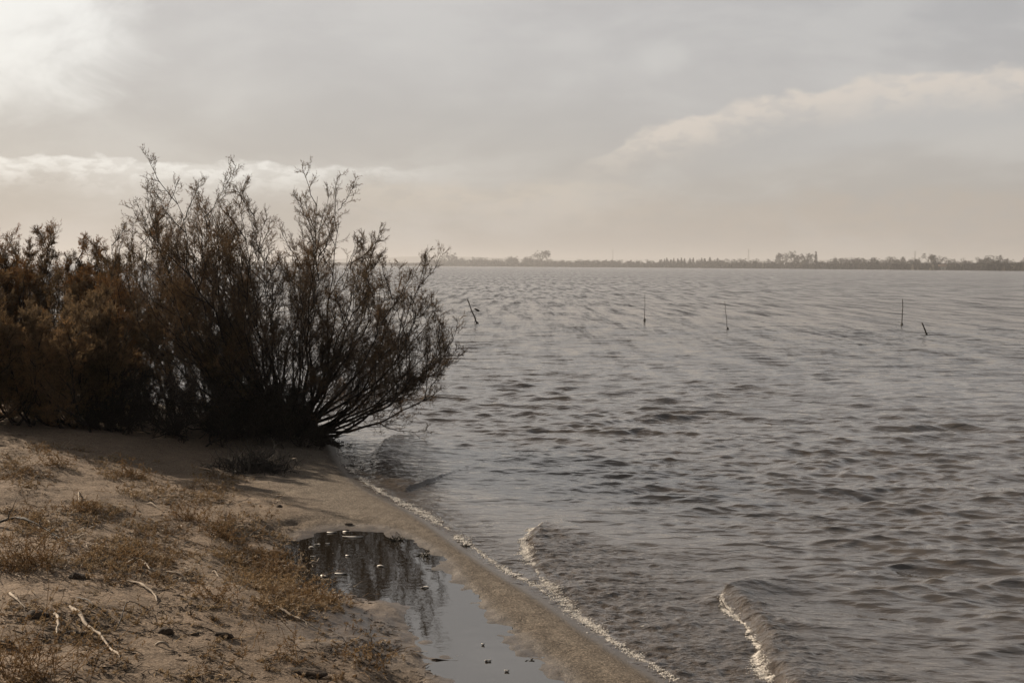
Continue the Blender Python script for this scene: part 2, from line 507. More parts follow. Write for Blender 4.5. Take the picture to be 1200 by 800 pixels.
# lagoon water
TNG1_F = [(655, 612), (632, 616), (616, 626), (613, 642), (624, 662), (645, 690), (668, 712), (700, 738), (745, 768), (800, 803), (860, 850), (1000, 1000), (1500, 1500)]
TNG1_R = [(655, 612), (690, 630), (760, 640), (860, 636), (960, 632)]
TNG2_F = [(843, 706), (858, 722), (876, 738), (888, 758), (886, 778), (900, 800), (930, 850), (960, 900), (1080, 1100), (1500, 1500)]
TNG2_R = [(843, 706), (880, 692), (940, 690), (1020, 700), (1100, 700)]
TNG0_F = [(462, 512), (446, 517), (434, 530), (430, 546), (440, 562), (470, 578)]
TNG0_R = [(462, 512), (500, 520), (540, 528), (590, 530)]
W2 = lambda P: smooth_line([tuple(onz(a, b)[:2]) for a, b in P], 2)
T1F, T1R, T2F, T2R, T0F, T0R = map(W2, (TNG1_F, TNG1_R, TNG2_F, TNG2_R, TNG0_F, TNG0_R))
POLY1 = T1F[::-1] + T1R + [(7.0, 10.0), (7.0, 3.5)]
POLY2 = T2F[::-1] + T2R + [(8.0, 8.0), (8.0, 3.5)]
POLY0 = T0F[::-1] + T0R

wr = np.random.default_rng(3)
waves = []
for i in range(190):
    lam = 0.10 * (1.5 / 0.10) ** wr.random()
    th = R(-95) + wr.normal(0, R(24))         # travelling towards the beach
    kk = 2 * math.pi / lam
    waves.append((kk * math.cos(th), kk * math.sin(th), lam, wr.random() * 2 * math.pi, wr.random() + .4))


def wfn(x, y, rr):
    s, _ = shore_s(x, y)
    stepr = np.maximum(0.012, rr * rr / (CAMZ * 1280) * 0.45)
    z = np.zeros_like(x); hx = np.zeros_like(x); hy = np.zeros_like(x)
    warpx = 0.5 * fbm(x * .25, y * .25, 2); warpy = 0.5 * fbm(x * .25 + 40, y * .25, 2)
    for kx, ky, lam, ph, am in waves:
        a = 0.0026 * am * lam ** 0.66 * sst(lam / stepr, 1.8, 4.0)
        th = kx * (x + warpx) + ky * (y + warpy) + ph; kn = math.hypot(kx, ky)
        z += a * np.sin(th); ac = a * .85 * np.cos(th); hx += ac * kx / kn; hy += ac * ky / kn
    grp = 0.95 + 0.45 * (fbm(x * .22 + 9, y * .22, 2) + .15)
    calm = 0.12 + 0.88 * sst(-s, 0.1, 2.8)
    z = z * grp * calm; hx *= calm * grp; hy *= calm * grp
    churn = np.zeros_like(x); foam = np.zeros_like(x)
    jit = 0.035 * fbm(x * 5, y * 5, 3)

    def tongue(PF, PR, poly, hf, hr, fw, churn_len, foam_amt):
        nonlocal z, churn, foam
        d1, a1 = segdist(x, y, PF); d2, a2 = segdist(x, y, PR)
        ins = inside(x, y, poly)
        sd = np.where(ins, d1, -d1) + jit
        lift = hf * (.25 + .75 * sst(-s, .05, .6)) * sst(sd, -0.015, fw) * np.exp(-np.maximum(sd, 0) / .55)
        ridge = hr * np.exp(-(d2 / .11) ** 2 * np.where(ins, .35, 1.2)) * np.exp(-a2 / 1.1)
        z = z + lift + ridge * (.6 + .4 * sst(a2, 0, .3))
        churn = np.maximum(churn, np.where(ins, sst(d1, 0, .05) * np.exp(-(d1 / churn_len) ** 2), 0) * sst(d2, 0.03, .3))
        foam = np.maximum(foam, foam_amt * np.exp(-(np.maximum(sd, -sd * 3) / .06) ** 2) * sst(a1, .05, .45))
    tongue(T1F, T1R, POLY1, .045, .035, .07, 1.1, .62)
    tongue(T2F, T2R, POLY2, .075, .075, .11, .30, .50)
    tongue(T0F, T0R, POLY0, .06, .04, .10, .5, .3)
    churn = np.maximum(churn, .55 * sst(-s, .75, .1))
    foam = np.maximum(foam, .47 * churn)
    foam = np.maximum(foam, .55 * np.exp(-((s + .05) / .05) ** 2))
    z = z + churn * (.020 * fbm(x * 6, y * 12, 3) + .014 * fbm(x * 17, y * 34, 2))
    farw = sst(np.log(rr), math.log(13), math.log(110))
    return z, dict(churn=churn, foam=foam, farw=farw, dx=hx, dy=hy)


rw = [3.0]
while rw[-1] < 3600:
    q = rw[-1]; rw.append(q + min(max(0.012, q * q / (CAMZ * 1280) * 0.45), q * .05))
rw = np.array(rw)
SHORE_MESH = polar(rw, az_list(27, 0.075), wfn, 'water', M['water']); tag(SHORE_MESH, kind='structure')

# puddle: flat sheet in the hollow behind the berm
xs = np.arange(-2.6, 1.2, .03); ys = np.arange(5.0, 11, .03)
GX, GY = np.meshgrid(xs, ys, indexing='ij'); pp = pud_p(GX.ravel(), GY.ravel()).reshape(GX.shape)
idx = np.arange(GX.size).reshape(GX.shape)
keep = pp[:-1, :-1] > -0.16
q = np.stack([idx[:-1, :-1], idx[1:, :-1], idx[1:, 1:], idx[:-1, 1:]], -1)[keep]
u, inv = np.unique(q.ravel(), return_inverse=True)
V = np.stack([GX.ravel()[u], GY.ravel()[u], np.full(len(u), PZ)], 1)
puddle = mesh_np('puddle', V, inv.reshape(-1, 4), M['puddle']); tag(puddle, kind='structure')


# ------------------------------------------------------------------ tubes and twigs
def tubes(P, Rd, sides):
    """P [N,K,3], Rd [N,K] -> verts, quads"""
    N, K, _ = P.shape
    T = np.gradient(P, axis=1); T /= np.linalg.norm(T, axis=2, keepdims=True) + 1e-9
    ref = np.where(np.abs(T[..., 2:3]) > .9, np.array([1.0, 0, 0]), np.array([0, 0, 1.0]))
    ref = np.broadcast_to(ref[:, :1], T.shape)
    A = np.cross(T, ref); A /= np.linalg.norm(A, axis=2, keepdims=True) + 1e-9
    B = np.cross(T, A)
    ang = np.arange(sides) / sides * 2 * math.pi
    V = P[:, :, None, :] + Rd[:, :, None, None] * (A[:, :, None, :] * np.cos(ang)[None, None, :, None] + B[:, :, None, :] * np.sin(ang)[None, None, :, None])
    base = (np.arange(N) * K * sides)[:, None, None] + (np.arange(K - 1) * sides)[None, :, None]
    j = np.arange(sides)[None, None, :]; j2 = (j + 1) % sides
    F = np.stack([base + j, base + j2, base + sides + j2, base + sides + j], -1).reshape(-1, 4)
    return V.reshape(-1, 3), F


def merge(parts):
    Vs, Fs, o = [], [], 0
    for v, f in parts:
        Vs.append(v); Fs.append(f + o); o += len(v)
    return np.concatenate(Vs), np.concatenate(Fs)


def unit(v): return v / (np.linalg.norm(v, axis=-1, keepdims=True) + 1e-9)


def children(P, m, ang, lenf, K, rg_, up=.25, t0=.2, wob=.06, lmin=.05):
    N, Kp, _ = P.shape
    seg = np.linalg.norm(np.diff(P, axis=1), axis=2).sum(1)
    t = np.clip(t0 + (1 - t0) * ((np.arange(m)[None, :] + rg_.random((N, m))) / m) ** .8, 0, .995)
    fi = t * (Kp - 1); i0 = np.minimum(fi.astype(int), Kp - 2); fr = (fi - i0)[..., None]
    n = np.arange(N)[:, None]
    S = P[n, i0] * (1 - fr) + P[n, i0 + 1] * fr
    T = unit(P[n, i0 + 1] - P[n, i0])
    Rn = rg_.normal(size=(N, m, 3)); Rn -= (Rn * T).sum(-1, keepdims=True) * T; Rn = unit(Rn)
    a = np.radians(ang[0] + (ang[1] - ang[0]) * rg_.random((N, m, 1)))
    Dv = T * np.cos(a) + Rn * np.sin(a); Dv[..., 2] += up * .6; Dv = unit(Dv)
    L = np.maximum(seg[:, None] * lenf * (1.02 - .66 * t) * (.6 + .7 * rg_.random((N, m))), lmin)
    u = np.linspace(0, 1, K)[None, None, :, None]
    Q = S[:, :, None] + Dv[:, :, None] * u * L[..., None, None]
    Q = Q + np.array([0, 0, 1.0]) * (u ** 2) * L[..., None, None] * up
    wv = np.cumsum(rg_.normal(size=(N, m, K, 3)), axis=2) * wob / K ** .5; wv[:, :, 0] = 0
    Q = Q + wv * L[..., None, None]
    return Q.reshape(N * m, K, 3)


def blades(P, m, L, wd, rg_, ang=40, up=.2):
    """tiny flat leaf shoots along twigs: one triangle-ish quad each"""
    N, K, _ = P.shape
    t = rg_.random((N, m)) * .95; fi = t * (K - 1); i0 = np.minimum(fi.astype(int), K - 2); fr = (fi - i0)[..., None]
    n = np.arange(N)[:, None]
    S = P[n, i0] * (1 - fr) + P[n, i0 + 1] * fr
    T = unit(P[n, i0 + 1] - P[n, i0]); Rn = rg_.normal(size=(N, m, 3)); Rn -= (Rn * T).sum(-1, keepdims=True) * T; Rn = unit(Rn)
    a = np.radians(ang * (.4 + .8 * rg_.random((N, m, 1))))
    Dv = T * np.cos(a) + Rn * np.sin(a); Dv[..., 2] += up; Dv = unit(Dv)
    LL = (L * (.5 + rg_.random((N, m, 1))))
    Wv = unit(np.cross(Dv, rg_.normal(size=(N, m, 3)))) * wd
    S = S.reshape(-1, 3); Dv = Dv.reshape(-1, 3); LL = LL.reshape(-1, 1); Wv = Wv.reshape(-1, 3)
    V = np.stack([S - Wv * .25, S + Dv * LL * .5 - Wv * .5, S + Dv * LL, S + Dv * LL * .5 + Wv * .5], 1).reshape(-1, 3)
    return V, np.arange(len(V)).reshape(-1, 4)


def stem_paths(base, tips, rg_, K=12, spread=.18, bow=.25):
    out = []
    for tp in tips:
        tp = np.array(tp); b = np.array([rg_.normal(0, spread), rg_.normal(0, spread), -.06])
        u = np.linspace(0, 1, K)[:, None]
        h = tp - b
        horiz = np.array([h[0], h[1], 0])
        # leave the ground outwards, then turn up
        P = b + h * u + (horiz * .9 - np.array([0, 0, abs(h[2]) * .3])) * (u * (1 - u)) * bow * 3.0
        P = P + np.cumsum(rg_.normal(size=(K, 3)), axis=0) * np.linalg.norm(h) * .013
        out.append(P)
    return np.array(out)


def shrub(name, base, tips, seed, label, group, leafmat, r0=.035, m=(9, 7, 6), lf=(.42, .42, .42), bl=(7, .05, .006),
          cat='shrub', bow=.25, wth=1.0, spread=.18, reach=.90):
    rg_ = np.random.default_rng(seed)
    b = np.array([base[0], base[1], gz(base[0], base[1]) - .02])
    rel = np.array([(np.array(t) - b) * reach for t in tips])
    P0 = stem_paths(b, rel, rg_, bow=bow, spread=spread)
    R_0 = r0 * (.6 + .7 * rg_.random((len(P0), 1))) * (np.linspace(1, .30, P0.shape[1]) ** 1.9)[None, :]
    P1 = children(P0, m[0], (22, 55), lf[0], 8, rg_, .20, .14)
    R_1 = .0062 * wth * (.6 + .6 * rg_.random((len(P1), 1))) * np.linspace(1, .3, 8)[None, :]
    P2 = children(P1, m[1], (24, 62), lf[1], 6, rg_, .15, .10, .10)
    R_2 = .0026 * wth * (.7 + .5 * rg_.random((len(P2), 1))) * np.linspace(1, .4, 6)[None, :]
    P3 = children(P2, m[2], (24, 65), lf[2], 4, rg_, .15, .1, .12, .06)
    R_3 = .0013 * wth * np.ones((len(P3), 1)) * np.linspace(1, .5, 4)[None, :]
    root = empty(name, b); tag(root, label, cat, group)
    sv, sf = merge([tubes(P0, R_0, 6), tubes(P1, R_1, 4)])
    mesh_np('stem', sv, sf, M['bark'], parent=root)
    tv, tf = merge([tubes(P2, R_2, 3), tubes(P3, R_3, 3)])
    mesh_np('twig', tv, tf, M['twig'], parent=root)
    bv, bf = merge([blades(P3, bl[0], bl[1], bl[2], rg_), blades(P2, bl[0], bl[1], bl[2], rg_)])
    mesh_np('foliage', bv, bf, leafmat, smooth=False, parent=root)
    return root


def tips_from(px_list, depth, rg_, dj=.8, fill=1):
    out = []
    for px, py in px_list:
        for k in range(fill):
            j = rg_.normal(0, 7, 2) if k else (0, 0)
            out.append(aty(px + j[0], py + abs(j[1]) * 1.5, depth + rg_.normal(0, dj)))
    return out


sr = np.random.default_rng(21)
dA = BASE_A[1]
tipsA = [(548, 392), (540, 405), (528, 372), (512, 300), (500, 275), (508, 330), (478, 300), (470, 330), (440, 268), (450, 300),
         (425, 262), (392, 200), (380, 218), (370, 240), (350, 236), (408, 280), (340, 258), (328, 280), (300, 300), (430, 340), (490, 380),
         (460, 400), (400, 330), (505, 430), (360, 330), (280, 330), (260, 350), (480, 440), (470, 350), (500, 355), (350, 290), (390, 380),
         (240, 390), (440, 370), (200, 405), (175, 440), (215, 350), (205, 450), (150, 468), (235, 430), (552, 398), (535, 425), (520, 400),
         (240, 178), (225, 198), (258, 192), (270, 212), (215, 225), (285, 232), (295, 255), (236, 222), (250, 250), (230, 205), (262, 230),
         (170, 214), (184, 206), (160, 212), (142, 232), (190, 230), (200, 252), (150, 262), (178, 270), (206, 285), (172, 225), (245, 290), (225, 270),
         (140, 290), (160, 320), (190, 330), (130, 350), (150, 390), (385, 250), (360, 262), (315, 262), (310, 320), (275, 280), (420, 300), (460, 285)]
shrub('tamarisk_shrub', BASE_A, tips_from(tipsA, dA, sr, .75), 1,
      'largest tamarisk, an airy dark dome fanning from one base beside the waterline', 'tamarisks at the water edge', M['leafdark'],
      r0=.021, reach=.87, spread=.14, m=(9, 8, 6), lf=(.36, .40, .42), bl=(9, .030, .0034))
dB = BASE_B[1]
tipsB = [(235, 235), (262, 250), (215, 262), (285, 290), (205, 300), (250, 310), (300, 320), (230, 340), (275, 350), (200, 360), (245, 400), (290, 390)]
shrub('tamarisk_shrub', BASE_B, tips_from(tipsB, dB, sr, .6), 2,
      'slighter tamarisk half hidden behind the left half of the largest one', 'tamarisks at the water edge', M['leaf'],
      r0=.019, m=(11, 8, 6), lf=(.34, .40, .42), bl=(7, .032, .0036))
dC = BASE_C[1] + .5
tipsC = [(170, 240), (150, 255), (185, 262), (135, 275), (200, 290), (160, 300), (125, 310), (180, 330), (140, 340), (165, 370), (120, 370)]
shrub('tamarisk_shrub', (BASE_C[0], dC), tips_from(tipsC, dC, sr, .6), 3,
      'rusty leaved tamarisk between the largest one and the brown thicket', 'tamarisks at the water edge', M['leaf'],
      r0=.019, m=(11, 8, 6), lf=(.34, .40, .42), bl=(8, .034, .0038))


def mound_tips(cx, top, wpx, bot, depth, n, rg_, dj):
    out = []
    for k in range(n):
        u = rg_.uniform(-1, 1)
        py = top + (bot - top) * (abs(u) ** 2.2 * .6 + .55 * rg_.random() ** 1.6)
        out.append(aty(cx + u * wpx, py, depth + rg_.normal(0, dj)))
    return out


brown = [  # base px, centre px, top py, half width px, bottom py, stems
    ((30, 494), 20, 352, 62, 470, 'low rust brown shrub at the left edge, its skirt touching the sand'),
    ((112, 500), 100, 345, 50, 465, 'brown shrub with a black shaded underside beside the tamarisks'),
    ((-60, 492), -60, 285, 80, 440, 'brown shrub cut off by the left edge of the view'),
]
for i, (bp, cx, top, wd, bot, lab) in enumerate(brown):
    bpt = ground_at(*bp)
    shrub('brown_shrub', bpt, mound_tips(cx, top, wd, bot, bpt[1], 22, sr, .45), 30 + i, lab, 'brown shrubs on the bank', M['brown'],
          r0=.018, m=(9, 8, 6), lf=(.38, .42, .44), bl=(14, .030, .0048), bow=.45, spread=.25)
behind = [((60, 462), 55, 280, 75, 400, 'olive brown shrub filling the thicket behind the low rust shrub', 16.5),
          ((150, 462), 128, 278, 60, 400, 'dull brown shrub between the rear thicket and the rusty leaved tamarisk', 17.5),
          ((-30, 462), -20, 270, 70, 400, 'tall dull shrub at the left edge, above the low rust one', 16.5)]
for i, (bp, cx, top, wd, bot, lab, dep) in enumerate(behind):
    bpt = aty(bp[0], 400, dep)
    shrub('brown_shrub', bpt, mound_tips(cx, top, wd, bot, dep, 24, sr, .6), 50 + i, lab, 'brown shrubs on the bank', M['leaf'],
          r0=.022, m=(9, 8, 6), lf=(.36, .40, .42), bl=(13, .034, .0052), bow=.4, spread=.3)
bpt = aty(38, 400, 18.5)
shrub('tamarisk_shrub', bpt, tips_from([(38, 252), (28, 262), (48, 265), (10, 275), (62, 285), (100, 280), (75, 295), (-8, 265), (20, 290)], 18.5, sr, .7), 60,
      'thin tamarisk top poking out of the thicket at far left', 'tamarisks at the water edge', M['leaf'],
      r0=.026, m=(9, 8, 6), lf=(.34, .38, .40), bl=(8, .04, .0045))


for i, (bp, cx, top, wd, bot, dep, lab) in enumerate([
        ((225, 512), 225, 440, 60, 503, 14.9, 'low shrub coloured shade dark, filling the gap between the two slighter tamarisks'),
        ((165, 508), 160, 430, 58, 498, 14.2, 'low shrub coloured shade dark, at the foot of the rusty leaved tamarisk'),
        ((290, 508), 290, 450, 50, 500, 15.0, 'low shrub coloured shade dark, behind the foot of the largest tamarisk'),
        ((330, 516), 330, 455, 50, 508, 14.1, 'low sprouts coloured shade dark, round the foot of the largest tamarisk')]):
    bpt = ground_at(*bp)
    shrub('low_shrub', bpt, mound_tips(cx, top, wd, bot, bpt[1], 13, sr, .35), 80 + i, lab, 'low shrubs under the tamarisks', M['bark'],  # near-black foliage colour stands in for the shade under the tamarisks
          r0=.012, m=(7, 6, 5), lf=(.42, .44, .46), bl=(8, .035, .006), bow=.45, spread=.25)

# ------------------------------------------------------------------ dry ground cover
def straws(pts, rg_, n, L, wd, flat, spread, kinks=4):
    """curved thin stalks round each point"""
    N = len(pts) * n
    S = np.repeat(pts, n, axis=0) + np.concatenate([rg_.normal(0, spread, (N, 2)), np.zeros((N, 1))], 1)
    S[:, 2] = terrain(S[:, 0], S[:, 1])[0] - .004
    a = rg_.random(N) * 2 * math.pi
    e = np.clip(rg_.normal(flat, .35, N), .02, 1.45)
    Dv = np.stack([np.cos(a) * np.cos(e), np.sin(a) * np.cos(e), np.sin(e)], 1)
    LL = L * (.35 + 1.1 * rg_.random(N) ** 1.5)
    u = np.linspace(0, 1, kinks)[None, :, None]
    P = S[:, None] + Dv[:, None] * u * LL[:, None, None]
    P[:, :, 2] -= (u[..., 0] ** 2) * LL[:, None] * .25 * np.sin(e)[:, None]
    P += np.cumsum(rg_.normal(size=(N, kinks, 3)), 1) * (LL * .10)[:, None, None] * (u > 0)
    g_ = terrain(P[..., 0].ravel(), P[..., 1].ravel())[0].reshape(P.shape[:2])
    P[:, 1:, 2] = np.maximum(P[:, 1:, 2], g_[:, 1:] + .003)
    Rd = wd * (.5 + rg_.random((N, 1))) * np.linspace(1, .45, kinks)[None, :]
    return P, Rd


def in_px_poly(n, poly, rg_, dens=None):
    xs = [p[0] for p in poly]; ys = [p[1] for p in poly]; out = []
    while len(out) < n:
        x = rg_.uniform(min(xs), max(xs), n * 3); y = rg_.uniform(min(ys), max(ys), n * 3)
        k = inside(x, y, poly)
        k &= (fbm(x / 42.0, y / 20.0, 3) + .5) > rg_.random(n * 3) * .55 + .30
        out += list(zip(x[k], y[k]))
    P = np.array([onz(a, b, .38) for a, b in out[:n]])
    for _ in range(4):
        z = terrain(P[:, 0], P[:, 1])[0]
        P = np.array([onz(a, b, zz) for (a, b), zz in zip(out[:n], z)])
    return P


gr = np.random.default_rng(77)
BELT = [(0, 520), (90, 522), (200, 545), (280, 560), (322, 580), (330, 640), (350, 700), (400, 745), (330, 720), (260, 690), (180, 690), (100, 680), (0, 670)]
BELT2 = [(0, 690), (180, 690), (330, 720), (470, 760), (520, 800), (0, 800)]
RIM = [(250, 600), (330, 630), (385, 690), (420, 740), (330, 715), (270, 670)]
parts = []


def weedlets(pts, rg_, n, L, wd, e, sp, lf=9):
    P, Rd = straws(pts, rg_, n, L, wd, e, sp, 4)
    ch = children(P, 4, (25, 60), .38, 3, rg_, .1, .25, .12, .012)
    bb = [blades(P, lf, .013, .0055, rg_, 70, .1), blades(ch, 5, .012, .005, rg_, 60, .1)]
    return [tubes(P, Rd, 3), tubes(ch, np.full(ch.shape[:2], wd * .6), 3)] + bb


parts += weedlets(in_px_poly(380, BELT, gr), gr, 4, .065, .0016, .65, .05)
parts += weedlets(in_px_poly(150, RIM, gr), gr, 4, .060, .0018, .6, .05)
parts += weedlets(in_px_poly(70, BELT2, gr), gr, 4, .05, .0016, .45, .06)
P2_ = in_px_poly(1300, BELT, gr); P, Rd = straws(P2_, gr, 4, .055, .0023, .35, .05); parts.append(tubes(P, Rd, 3))
P2_ = in_px_poly(300, RIM, gr); P, Rd = straws(P2_, gr, 5, .05, .0025, .35, .05); parts.append(tubes(P, Rd, 3))
P2_ = in_px_poly(300, [(0, 505), (300, 560), (340, 620), (520, 800), (0, 800)], gr)
P, Rd = straws(P2_, gr, 4, .08, .0018, .05, .12); parts.append(tubes(P, Rd, 3))
v, f = merge(parts)
o = mesh_np('dry_grass', v, f, M['straw'], smooth=False); tag(o, 'short dry rust and straw coloured growth scattered over the sand bank', 'dry grass', kind='stuff')
pp_ = in_px_poly(1500, BELT, gr); P, Rd = straws(pp_, gr, 2, .05, .0030, .15, .05); q1 = tubes(P, Rd, 3)
pp_ = in_px_poly(260, RIM, gr); P, Rd = straws(pp_, gr, 3, .05, .0026, .2, .06); q2 = tubes(P, Rd, 3)
pp_ = in_px_poly(60, [(350, 640), (410, 655), (455, 665), (440, 690), (395, 700), (350, 690)], gr); P, Rd = straws(pp_, gr, 2, .07, .0028, .25, .05); q3 = tubes(P, Rd, 3)
v, f = merge([q1, q2, q3])
o = mesh_np('bleached_straw', v, f, M['pale'], smooth=False); tag(o, 'bleached straw bits lying among the dry growth and in the puddle margin', 'straw', kind='stuff')
# dark litter
P2_ = in_px_poly(420, [(0, 505), (300, 560), (340, 620), (520, 800), (0, 800)], gr)
P, Rd = straws(P2_, gr, 9, .045, .0026, .0, .045); v, f = tubes(P, Rd, 3)
o = mesh_np('plant_litter', v, f, M['clod']); tag(o, 'dark rotting bits of weed and twig strewn over the sand bank', 'plant litter', kind='stuff')

# individual tufts
tuf = [((18, 662), .30, 330, 'large rusty tuft at the left edge under the long dark branch'),
       ((25, 800), .34, 360, 'rusty tuft cut off by the lower left corner'),
       ((64, 545), .16, 130, 'small tuft high on the bank below the brown shrubs'),
       ((150, 558), .18, 160, 'tuft at the upper end of the dry growth belt'),
       ((222, 608), .18, 190, 'orange tuft in the middle of the dry growth belt'),
       ((262, 630), .18, 190, 'bushy tuft where the dry growth belt comes nearest the puddle'),
       ((322, 770), .20, 60, 'thin upright tuft on the sand below the long pale twig'),
       ((432, 775), .16, 60, 'sparse tuft in wet sand left of the puddle outlet'),
       ((95, 600), .14, 110, 'small tuft above the long dark branch'),
       ((160, 655), .13, 80, 'small tuft beside the two bent pale sticks'),
       ((250, 700), .15, 90, 'low tuft right of the two bent pale sticks'),
       ((375, 705), .16, 120, 'tuft standing at the left rim of the puddle')]
for (px, py), sz, n, lab in tuf:
    n = int(n * .3)
    c = ground_at(px, py)
    P, Rd = straws(np.array([c]), gr, n, sz, .0017, .85, sz * .38, 5)
    tw = children(P[:: 2], 3, (20, 50), .4, 3, gr, .1, .3, .1, .02)
    v, f = merge([tubes(P - c, Rd, 3), tubes(tw - c, np.full(tw.shape[:2], .0011), 3), blades(P - c, 12, .014, .0055, gr, 70), blades(tw - c, 6, .013, .005, gr, 70)])
    o = mesh_np('dry_tuft', v, f, M['tuft']); o.location = c; tag(o, lab, 'dry plant', 'dry tufts on the sand bank')


# ------------------------------------------------------------------ sticks
def stick(pxs, rad, mat, name, label, cat, group=None, lift=.012, twigs=0, part=None, seed=0):
    rg_ = np.random.default_rng(seed + 100)
    pts = np.array([ground_at(a, b) for a, b in pxs]); K = 4 * len(pts)
    u = np.linspace(0, len(pts) - 1, K); P = np.stack([np.interp(u, range(len(pts)), pts[:, k]) for k in range(3)], 1)
    P += np.cumsum(rg_.normal(size=P.shape), 0) * np.array([1, 1, 0]) * rad * .35
    P[:, 2] = terrain(P[:, 0], P[:, 1])[0] + rad * .7 + lift * np.sin(np.linspace(0, math.pi, K)) ** 2 * 1.5
    c = P[0].copy(); P = P - c
    Rr = rad * (1 + .22 * rg_.normal(size=K)) * np.linspace(1, .5, K); Rr[0] *= .5; Rr[-1] *= .3
    parts = [tubes(P[None], Rr[None], 7)]
    if twigs:
        tw = children(P[None], twigs, (25, 60), .22, 5, rg_, .05, .15, .1)
        parts.append(tubes(tw, np.full(tw.shape[:2], rad * .35) * np.linspace(1, .4, 5)[None], 5))
    v, f = merge(parts)
    o = mesh_np(name, v, f, mat); o.location = c; tag(o, label, cat, group); return o


G1 = 'bleached sticks lying on the sand'
stick([(83, 711), (100, 732), (122, 750), (143, 770)], .0095, M['pale'], 'driftwood_stick', 'longest straight bleached stick, lying slanted on bare sand at lower left', 'stick', G1, seed=1)
stick([(64, 720), (65, 730), (60, 744)], .010, M['pale'], 'driftwood_stick', 'short stubby stick just left of the longest bleached one', 'stick', G1, seed=2)
stick([(11, 695), (18, 706), (28, 712)], .008, M['pale'], 'driftwood_stick', 'pale stick near the left edge below the rusty tuft', 'stick', G1, seed=3)
stick([(152, 652), (166, 660), (172, 670), (186, 675)], .0075, M['pale'], 'driftwood_stick', 'upper bent pale stick at the foot of the dry growth', 'stick', G1, seed=4, twigs=2)
stick([(148, 681), (165, 688), (180, 697), (186, 706)], .0085, M['pale'], 'driftwood_stick', 'lower bent pale stick at the foot of the dry growth', 'stick', G1, seed=5, twigs=3)
stick([(194, 670), (210, 676), (220, 682)], .007, M['pale'], 'driftwood_stick', 'small pale stick right of the upper bent one', 'stick', G1, seed=6)
stick([(300, 700), (322, 712), (345, 727), (368, 738), (382, 745)], .0075, M['pale'], 'driftwood_stick', 'long thin whitened twig pointing at the puddle', 'stick', G1, seed=7, twigs=4)
stick([(180, 756), (200, 760)], .0075, M['pale'], 'driftwood_stick', 'tiny pale stick alone on bare sand, lower middle of the bank', 'stick', G1, seed=8)
stick([(172, 590), (186, 597)], .007, M['pale'], 'driftwood_stick', 'small pale stick within the upper dry growth belt', 'stick', G1, seed=9)
stick([(92, 576), (93, 592)], .006, M['pale'], 'driftwood_stick', 'slight pale stick at upper left of the dry growth', 'stick', G1, seed=10)
stick([(250, 670), (256, 676)], .007, M['pale'], 'driftwood_stick', 'stub of pale stick among orange tufts', 'stick', G1, seed=16)
stick([(-20, 618), (20, 618), (50, 628), (88, 640)], .0095, M['wood'], 'fallen_branch', 'long dark branch lying in from the left edge over the rusty tuft', 'branch', seed=11, twigs=5, lift=.05)
stick([(28, 655), (60, 640), (74, 625)], .004, M['straw'], 'dead_stalk', 'thin straw coloured stalk across the rusty tuft', 'stalk', seed=12, lift=.05)
stick([(505, 773), (545, 776), (590, 781)], .0048, M['wood'], 'fallen_branch', 'thin black twig lying across the puddle outlet', 'branch', seed=13, lift=.0)
stick([(90, 700), (110, 720), (135, 726)], .0035, M['wood'], 'fallen_branch', 'thin dark twig crossing above the longest bleached stick', 'branch', seed=14, lift=.03, twigs=4)
stick([(135, 738), (150, 722), (185, 716)], .003, M['wood'], 'fallen_branch', 'arched dark twig right of the longest bleached stick', 'branch', seed=15, lift=.05, twigs=6)


# ------------------------------------------------------------------ lumps
_ico = None


def ico(sub=2):
    import bmesh
    bm = bmesh.new(); bmesh.ops.create_icosphere(bm, subdivisions=sub, radius=1)
    v = np.array([x.co[:] for x in bm.verts]); f = np.array([[q.index for q in x.verts] for x in bm.faces]); bm.free(); return v, f


ICO2 = ico(3); ICO1 = ico(1)


def lump(px, py, size, mat, name, label, cat, group, seed):
    rg_ = np.random.default_rng(seed); v, f = ICO2
    v = v * np.array(size)
    d = sum(a * np.sin(v @ rg_.normal(0, k / max(size), 3) + rg_.random() * 6)[:, None] for a, k in ((.22, 1.5), (.18, 3.5), (.14, 8)))
    v = v * (1 + d)
    a = rg_.normal(R(10), .3); v = v @ np.array([[math.cos(a), math.sin(a), 0], [-math.sin(a), math.cos(a), 0], [0, 0, 1]])
    c = ground_at(px, py); o = mesh_np(name, v, f, mat); o.location = c + np.array([0, 0, size[2] * .25]); tag(o, label, cat, group)
    return o


G2 = 'dark clods on the sand'
for i, (px, py, s, lab) in enumerate([
        (42, 723, (.05, .03, .025), 'wedge shaped dark clod left of the short stubby stick'),
        (92, 677, (.055, .035, .02), 'flat dark clod above the longest bleached stick'),
        (90, 743, (.045, .02, .014), 'thin dark clod touching the shade of the longest bleached stick'),
        (194, 741, (.035, .022, .018), 'small dark clod alone right of the arched twig'),
        (262, 746, (.04, .018, .02), 'pointed dark clod on the bare sand left of the whitened twig'),
        (355, 788, (.11, .03, .016), 'long flat dark clod near the bottom edge'),
        (227, 743, (.028, .016, .010), 'tiny dark clod between two bigger ones'),
        (328, 594, (.03, .02, .015), 'little dark clod high on the bare beach above the puddle'),
        (408, 614, (.035, .02, .008), 'flat dark spot of weed just above the puddle rim'),
        (5, 757, (.04, .03, .022), 'dark clod at the left edge of the view')]):
    lump(px, py, s, M['clod'], 'sand_clod', lab, 'clod', G2, 200 + i)


def weed(px, py, n, L, label, rad=.004, mat=None, name='weed_clump', cat='weed clump', group='clumps of wrack', e=.6, sp=.05):
    c = ground_at(px, py); P, Rd = straws(np.array([c]), gr, n, L, rad, e, sp, 5)
    v, f = tubes(P - c, Rd, 4); o = mesh_np(name, v, f, mat or M['weed']); o.location = c; tag(o, label, cat, group); return o


